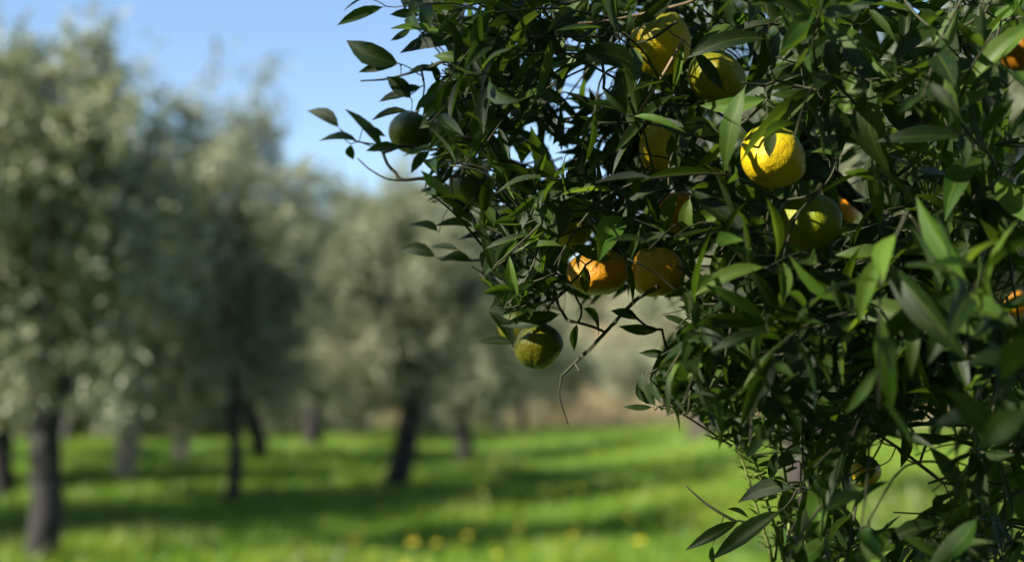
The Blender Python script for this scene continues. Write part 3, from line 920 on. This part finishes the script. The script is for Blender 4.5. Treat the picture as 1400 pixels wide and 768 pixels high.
# ---- twigs read off the photograph (pixels + depth); radius in mm at both ends
TW = [
    ([(618, 79, 1.31), (576, 95, 1.34), (530, 108, 1.38), (493, 111, 1.40)], 1.9, .7, M_TWIG),
    ([(576, 95, 1.34), (580, 117, 1.35), (578, 136, 1.36)], 1.2, .8, M_TWIG),
    ([(640, 240, 1.34), (584, 243, 1.37), (537, 246, 1.39), (509, 234, 1.41), (489, 217, 1.42)], 1.8, .7, M_TWIG),
    ([(548, 244, 1.39), (533, 228, 1.40), (522, 207, 1.40)], 1.0, .8, M_TWIG),
    ([(640, 203, 1.35), (595, 204, 1.37), (548, 200, 1.40), (490, 194, 1.41), (465, 177, 1.42)], 1.4, .7, M_TWIG),
    ([(760, 330, 1.32), (690, 350, 1.36), (645, 356, 1.39), (598, 353, 1.40)], 1.8, .8, M_TWIG),
    ([(900, 392, 1.24), (872, 408, 1.26), (845, 435, 1.28), (822, 460, 1.29), (786, 496, 1.30), (768, 514, 1.31)], 2.0, 1.4, M_TWIG),
    ([(768, 514, 1.31), (765, 542, 1.31), (777, 580, 1.32)], 1.1, .5, M_TWIG),
    ([(786, 496, 1.30), (793, 508, 1.29)], 1.2, .9, M_TWIG),
    ([(1005, 712, 1.22), (968, 690, 1.23), (938, 664, 1.24)], 1.6, .8, M_TWIG),
    ([(960, -8, 1.24), (934, 6, 1.25), (829, 29, 1.27), (760, 33, 1.28)], 1.7, 1.0, M_TANTWIG),
    ([(934, 55, 1.18), (905, 105, 1.19), (887, 133, 1.20), (848, 191, 1.22)], 1.5, 1.0, M_TANTWIG),
    ([(925, 30, 1.19), (893, 52, 1.19), (871, 60, 1.20)], 1.4, .8, M_TWIG),
    ([(825, 121, 1.26), (850, 146, 1.25), (864, 156, 1.25)], 1.0, .8, M_TWIG),
    ([(1110, 205, 1.25), (1145, 238, 1.27), (1170, 268, 1.29), (1184, 300, 1.31), (1180, 335, 1.33)], 2.6, 2.2, M_TWIG),
    ([(1295, 20, 1.25), (1330, 90, 1.3), (1352, 165, 1.36)], 3.0, 2.2, M_CBARK),
    ([(1322, 62, 1.28), (1350, 90, 1.3), (1378, 118, 1.3)], 2.4, 1.6, M_CBARK),
    ([(1290, 660, 1.3), (1210, 600, 1.28), (1150, 575, 1.25), (1110, 590, 1.25)], 1.6, .9, M_CBARK),
    ([(1400, 610, 1.1), (1330, 640, 1.15), (1270, 660, 1.2)], 1.8, 1.1, M_CBARK),
    ([(800, 290, 1.27), (835, 335, 1.26), (862, 300, 1.25), (878, 262, 1.25)], 1.2, .9, M_TWIG),
    ([(1170, 360, 1.18), (1215, 330, 1.2), (1255, 305, 1.22)], 1.8, 1.2, M_TWIG),
]

# ---- where the crown's leaves show: outline and holes in photograph pixels, used to scatter twigs in depth
CROWN = [(545, -20), (552, 42), (600, 55), (618, 90), (568, 122), (545, 140), (540, 160), (575, 185), (585, 225), (572, 255), (590, 275), (640, 290), (655, 330), (655, 395), (680, 430), (790, 430),
         (830, 405), (880, 402), (940, 425), (905, 445), (910, 480), (885, 520), (905, 565), (945, 590), (1000, 610), (1040, 640), (1075, 690), (1060, 790), (1420, 790), (1420, -20)]
HOLES = [[(1150, 165), (1185, 160), (1195, 200), (1200, 245), (1180, 285), (1150, 260)], [(1195, 600), (1245, 585), (1310, 600), (1305, 690), (1235, 720), (1190, 690)],
         [(845, 395), (935, 400), (955, 430), (900, 470), (860, 470)], [(690, 175), (735, 165), (742, 215), (700, 225)], [(755, 95), (845, 85), (850, 125), (790, 135)],
         [(1030, 600), (1080, 600), (1110, 640), (1085, 665), (1040, 640)], [(640, 290), (668, 280), (668, 330), (640, 330)], [(1190, 690), (1260, 690), (1250, 730), (1180, 720)], [(940, 330), (975, 310), (985, 370), (950, 380)]]
def inside(poly, x, y):
    c = False
    j = len(poly) - 1
    for i in range(len(poly)):
        xi, yi = poly[i]
        xj, yj = poly[j]
        if (yi > y) != (yj > y) and x < (xj - xi) * (y - yi) / (yj - yi) + xi:
            c = not c
        j = i
    return c

def shows_ok(p, slack=0.0):
    px, py, d = proj(p)
    if -20 < px < 1425 and -30 < py < 800:
        if not inside(CROWN, px, py):
            return False
        for h in HOLES:
            if inside(h, px, py) and rng.random() > 0.38:
                return False
        for fx, fy, fw, fh, fd in fruit_c:
            if d < fd + 0.03 and ((px - fx) / (fw * 1.02)) ** 2 + ((py - fy) / (fh * 1.02)) ** 2 < 1:
                return False
            if abs(d - fd) < fw / F_PX * fd * 1.1 and ((px - fx) / (fw * 1.1)) ** 2 + ((py - fy) / (fh * 1.1)) ** 2 < 1:
                return False
    return True

HEART = Vector((0.80, 1.75, 1.55))
fill_twigs = []
def fill(n, xr, yr, dr, leafL=(0.044, 0.078)):
    made = 0
    tries = 0
    while made < n and tries < n * 40:
        tries += 1
        px, py = rng.uniform(*xr), rng.uniform(*yr)
        d = rng.uniform(*dr)
        o = P(px, py, d)
        if o.z < 0.35 or not shows_ok(o) or any(inside(h, px, py) for h in HOLES):
            continue
        out = (o - HEART)
        out = out.normalized() if out.length > 1e-3 else rvec()
        dr_ = (out * 0.7 + rvec() * 0.75 + Vector((-0.25, -0.1, -0.15))).normalized()
        L = rng.uniform(0.07, 0.16)
        pts = [o, o + dr_ * L * .5 + rvec() * .008, o + dr_ * L + Vector((0, 0, -0.02)) + rvec() * .012]
        path = smooth_path(pts, 4)
        k = rng.randrange(6, 11)
        az = rng.uniform(0, 6.28)
        got = 0
        last = 0
        for i in range(k):
            t = (i + 0.6) / k
            f = t * (len(path) - 1)
            q = path[int(f)].lerp(path[min(int(f) + 1, len(path) - 1)], f - int(f))
            ax = dr_
            side = ax.orthogonal().normalized()
            az += 2.4
            side = Matrix.Rotation(az, 3, ax) @ side
            ld = (ax * rng.uniform(0.4, 0.9) + side * rng.uniform(0.5, 1.0) + Vector((0, 0, rng.uniform(-0.55, 0.2)))).normalized()
            l = rng.uniform(*leafL) * (0.75 + 0.35 * math.sin(math.pi * min(t + .15, 1)))
            tip = q + ld * l
            if not (shows_ok(q.lerp(tip, .5)) and shows_ok(tip) and shows_ok(q)):
                continue
            nn = (Vector((0, 0, 0.75)) + side * 0.25 + Vector((-0.35, -0.4, 0)) + rvec() * 0.75).normalized()
            add_leaf(q, tip, nn, rng.uniform(0.54, 0.88), None, 1 if rng.random() < 0.24 else 0)  # some fill leaves get the painted sunlit tone
            got += 1
            last = f
        if got:
            fill_twigs.append(path[:max(2, int(last) + 2)])
            nodes.append(o)
            made += 1

fill(26, (530, 660), (-30, 300), (1.28, 1.48), (0.030, 0.052))
fill(14, (640, 780), (270, 430), (1.26, 1.42), (0.032, 0.055))
fill(90, (560, 760), (-30, 430), (1.24, 1.55), (0.036, 0.064))
fill(135, (680, 960), (-30, 430), (1.20, 1.65), (0.038, 0.068))
fill(120, (900, 1420), (-30, 420), (1.14, 1.45))
fill(125, (900, 1420), (-30, 420), (1.40, 2.00))
fill(34, (840, 1010), (400, 620), (1.14, 1.40), (0.032, 0.055))
fill(135, (880, 1420), (400, 790), (1.08, 1.45), (0.038, 0.070))
fill(110, (880, 1420), (400, 790), (1.40, 1.95))
fill(8, (1180, 1420), (-30, 790), (0.98, 1.12))
fill(120, (1425, 2050), (-300, 1000), (1.1, 2.3), (0.05, 0.08))
fill(90, (1050, 1700), (-620, -35), (1.25, 2.2), (0.05, 0.085))
fill(40, (780, 1300), (-420, -35), (1.45, 2.2), (0.05, 0.085))

# ------------------------------------------------------------------ assemble the mandarin tree
tree = empty('mandarin_tree', (0.98, 1.85, 0))
tag(tree, 'mandarin tree with dense dark glossy leaves filling the photo in front of the olives', 'mandarin tree')
inv = Matrix.Translation(-tree.location)
TL = tree.location
def loc(p):
    return Vector(p) - TL

# trunk and limbs (mostly outside the frame)
link('trunk', tube_mesh('trunk', [loc((0.98, 1.85, -0.1)), loc((0.97, 1.84, 0.3)), loc((0.93, 1.80, 0.62)), loc((0.90, 1.78, 0.85))], .062, .045, M_CBARK, 12, 6, 0.06), tree)
LIMBS = [
    [(0.91, 1.79, 0.80), (0.78, 1.70, 1.10), (0.62, 1.58, 1.42), (0.42, 1.45, 1.72), (0.22, 1.38, 1.86)],
    [(0.90, 1.78, 0.82), (0.84, 1.74, 1.25), (0.74, 1.68, 1.65), (0.60, 1.60, 2.02), (0.46, 1.5, 2.25)],
    [(0.91, 1.78, 0.83), (1.02, 1.80, 1.3), (1.10, 1.86, 1.8), (1.05, 1.9, 2.2)],
    [(0.91, 1.78, 0.78), (0.80, 1.62, 1.02), (0.66, 1.42, 1.28), (0.55, 1.32, 1.45), (0.46, 1.26, 1.58)],
    [(0.90, 1.78, 0.80), (0.82, 1.50, 1.1), (0.66, 1.18, 1.40), (0.50, 0.92, 1.56)],
]
net_p, net_par, net_r = [], [], []
for k, L in enumerate(LIMBS):
    path = smooth_path([Vector(p) for p in L], 5)
    m = len(path) - 1
    r0 = .022 if k < 3 else .013
    rad = [r0 * (1 - 0.80 * i / m) for i in range(m + 1)]
    j = Join()
    j.add(*tube_np([loc(p) for p in path], rad, 8, 0.05))
    link('limb', j.mesh('limb', M_CBARK), tree)
    for i in range(m // 3, m + 1):
        net_p.append(path[i])
for pts, r0, r1, mat in TW:
    pp = [P(*q) for q in pts]
    j = Join()
    path = smooth_path(pp, 5)
    m = len(path) - 1
    j.add(*tube_np([loc(p) for p in path], [(r0 + (r1 - r0) * i / m) / 1000 for i in range(m + 1)], 6, 0.12))
    link('twig', j.mesh('twig', mat), tree)
    nodes += path[:max(2, len(path) * 3 // 5):2]

# thin twig network: every node joins the nearest point already joined (a minimum spanning tree from the limbs)
pts = np.array([tuple(p) for p in net_p] + [tuple(p) for p in nodes])
nroot = len(net_p)
n = len(pts)
for pts_, r0, r1, mat in TW:                       # points along the drawn twigs may carry leaves
    pass
D = np.full(n, 1e9)
par = np.full(n, -1)
done = np.zeros(n, bool)
done[:nroot] = True
for i in range(nroot):
    d = np.linalg.norm(pts - pts[i], axis=1)
    k = d < D
    D[k] = d[k]
    par[k] = i
order = []
while not done.all():
    Dm = np.where(done, 1e9, D)
    i = int(Dm.argmin())
    done[i] = True
    order.append(i)
    d = np.linalg.norm(pts - pts[i], axis=1) * 1.0
    k = (d < D) & ~done
    D[k] = d[k]
    par[k] = i
load = np.ones(n)
for i in reversed(order):
    if par[i] >= nroot:
        load[par[i]] += load[i]
J = Join()
for i in order:
    a, b = Vector(pts[par[i]]), Vector(pts[i])
    ln = (b - a).length
    if ln < 1e-4:
        continue
    mid = a.lerp(b, .5) + rvec() * ln * 0.10 + Vector((0, 0, -0.05 * ln))
    path = smooth_path([loc(a), loc(mid), loc(b)], 2 if ln < .05 else 4)
    ra = min(0.00042 * (load[i] + 1) ** 0.28, 0.0017)
    rb = min(0.00042 * load[i] ** 0.28, 0.0017)
    m = len(path) - 1
    J.add(*tube_np(path, [ra + (rb - ra) * k / m for k in range(m + 1)], 5, 0.0, False))
for path in fill_twigs:
    m = len(path) - 1
    J.add(*tube_np([loc(p) for p in path], [.0013 - .0006 * k / m for k in range(m + 1)], 5))
tw = link('twigs', J.mesh('twigs', M_TWIG), tree)
tw['kind'] = 'stuff'

# which leaves show largest: cast rays from the camera to sample points of each leaf
nl = len(leaves)
LCO = [np.concatenate([c, np.ones((len(c), 1))], 1) for c in LEAFCO]
allV = np.concatenate([(LCO[v] @ np.array(M).T)[:, :3] for M, v, t in leaves])
nvl = len(LEAFCO[0])
allF = (LF[None, :, :] + (np.arange(nl) * nvl)[:, None, None]).reshape(-1, 4)
bvh = BVHTree.FromPolygons([tuple(v) for v in allV], [tuple(int(i) for i in f) for f in allF])
nfl = len(LF)
score = np.zeros(nl)
sample_ids = [i * NA + j for i in (1, 2, 3, 4, 5, 6) for j in (1, 2, 3)]
for i in range(nl):
    vv = allV[i * nvl:(i + 1) * nvl]
    pr = [proj(v) for v in vv]
    xs, ys = np.array([p[0] for p in pr]), np.array([p[1] for p in pr])
    if xs.max() < 0 or xs.min() > 1400 or ys.max() < 0 or ys.min() > 768 or min(p[2] for p in pr) < 0.1:
        continue
    area = 0.0
    for f in LF:
        fx, fy = xs[f], ys[f]
        area += 0.5 * abs(np.dot(fx, np.roll(fy, -1)) - np.dot(fy, np.roll(fx, -1)))
    vis = 0
    for s in sample_ids:
        if not (0 <= xs[s] <= 1400 and 0 <= ys[s] <= 768):
            continue
        q = Vector(vv[s])
        dv = q - CAM
        hit = bvh.ray_cast(CAM, dv.normalized(), dv.length + 0.01)
        if hit[2] is None or hit[2] // nfl == i:
            vis += 1
    score[i] = area * vis / len(sample_ids)
best = set(np.argsort(-score)[:300].tolist())
rest_V, rest_F, rest_UV, rest_r, k = [], [], [], [], 0
for i, (M, v, tone) in enumerate(leaves):
    if i in best:
        me = (ME_LEAF, ME_SUNLIT, ME_YELL)[tone][v]
        o = bpy.data.objects.new('leaf', me)
        col.objects.link(o)
        o.parent = tree
        o.matrix_local = inv @ M
    else:
        rest_V.append(allV[i * nvl:(i + 1) * nvl] - np.array(TL))
        rest_F.append(LF + k * nvl)
        rest_UV.append(LUV)
        rest_r.append(np.full(nvl, rng.uniform(0.8, 1.0) if tone else rng.uniform(0, 0.86)))  # painted sunlit and yellow tones take the bright end of the ramp
        k += 1
fo = link('foliage', mesh_np('foliage', np.concatenate(rest_V), np.concatenate(rest_F), M_LEAFS, uv=np.concatenate(rest_UV), attr={'rnd': np.concatenate(rest_r)}), tree)
fo['kind'] = 'stuff'
print('leaves', nl, 'visible', int((score > 20).sum()), 'twigs', len(fill_twigs))

# ------------------------------------------------------------------ young shoot with small pale leaves, at the lower middle
sx = P(1062, 768, 1.32)
sh = empty('young_shoot', (sx.x + .03, sx.y + 0.08, 0))
tag(sh, 'thin upright shoots with tiny pale green leaves under the mandarin tree', 'shoot')
def sl(px, py, d):
    return P(px, py, d) - sh.location
stems = [
    [Vector((0, 0, -0.03)), sl(1075, 900, 1.34), sl(1056, 768, 1.32), sl(1036, 700, 1.32), sl(1022, 650, 1.32), sl(1006, 605, 1.32)],
    [Vector((.02, .01, -0.03)), sl(1090, 900, 1.36), sl(1072, 768, 1.33), sl(1050, 690, 1.33), sl(1036, 640, 1.33), sl(1024, 615, 1.33)],
    [Vector((.03, 0, -0.03)), sl(1110, 900, 1.36), sl(1085, 740, 1.33), sl(1078, 680, 1.33), sl(1066, 600, 1.33), sl(1060, 560, 1.33)],
    [Vector((.05, 0.02, -0.03)), sl(1150, 900, 1.38), sl(1120, 720, 1.36), sl(1085, 600, 1.34), sl(1072, 545, 1.34)],
]
ME_SH = [leaf_me(k, M_SHOOT, 'leaf') for k in (1, 5, 9)]
for s_, pp in enumerate(stems):
    link('stem', tube_mesh('stem', pp, .0026, .0009, M_GREENTWIG, 6, 6), sh)
    path = smooth_path(pp[2:], 12)
    az = s_
    for i in range(3, len(path), 2):
        for kk in range(2):
            az += 2.3
            th = az
            ld = Vector((math.cos(th), math.sin(th), rng.uniform(.1, .9))).normalized()
            o = bpy.data.objects.new('leaf', ME_SH[(i + kk) % 3])
            col.objects.link(o)
            o.parent = sh
            L = rng.uniform(.008, .020)
            y = ld
            x = y.cross(Vector((0.1, -0.2, 1))).normalized()
            z = x.cross(y)
            o.matrix_local = Matrix(((x.x * L * 1.7, y.x * L, z.x * L, path[i].x), (x.y * L * 1.7, y.y * L, z.y * L, path[i].y), (x.z * L * 1.7, y.z * L, z.z * L, path[i].z), (0, 0, 0, 1)))
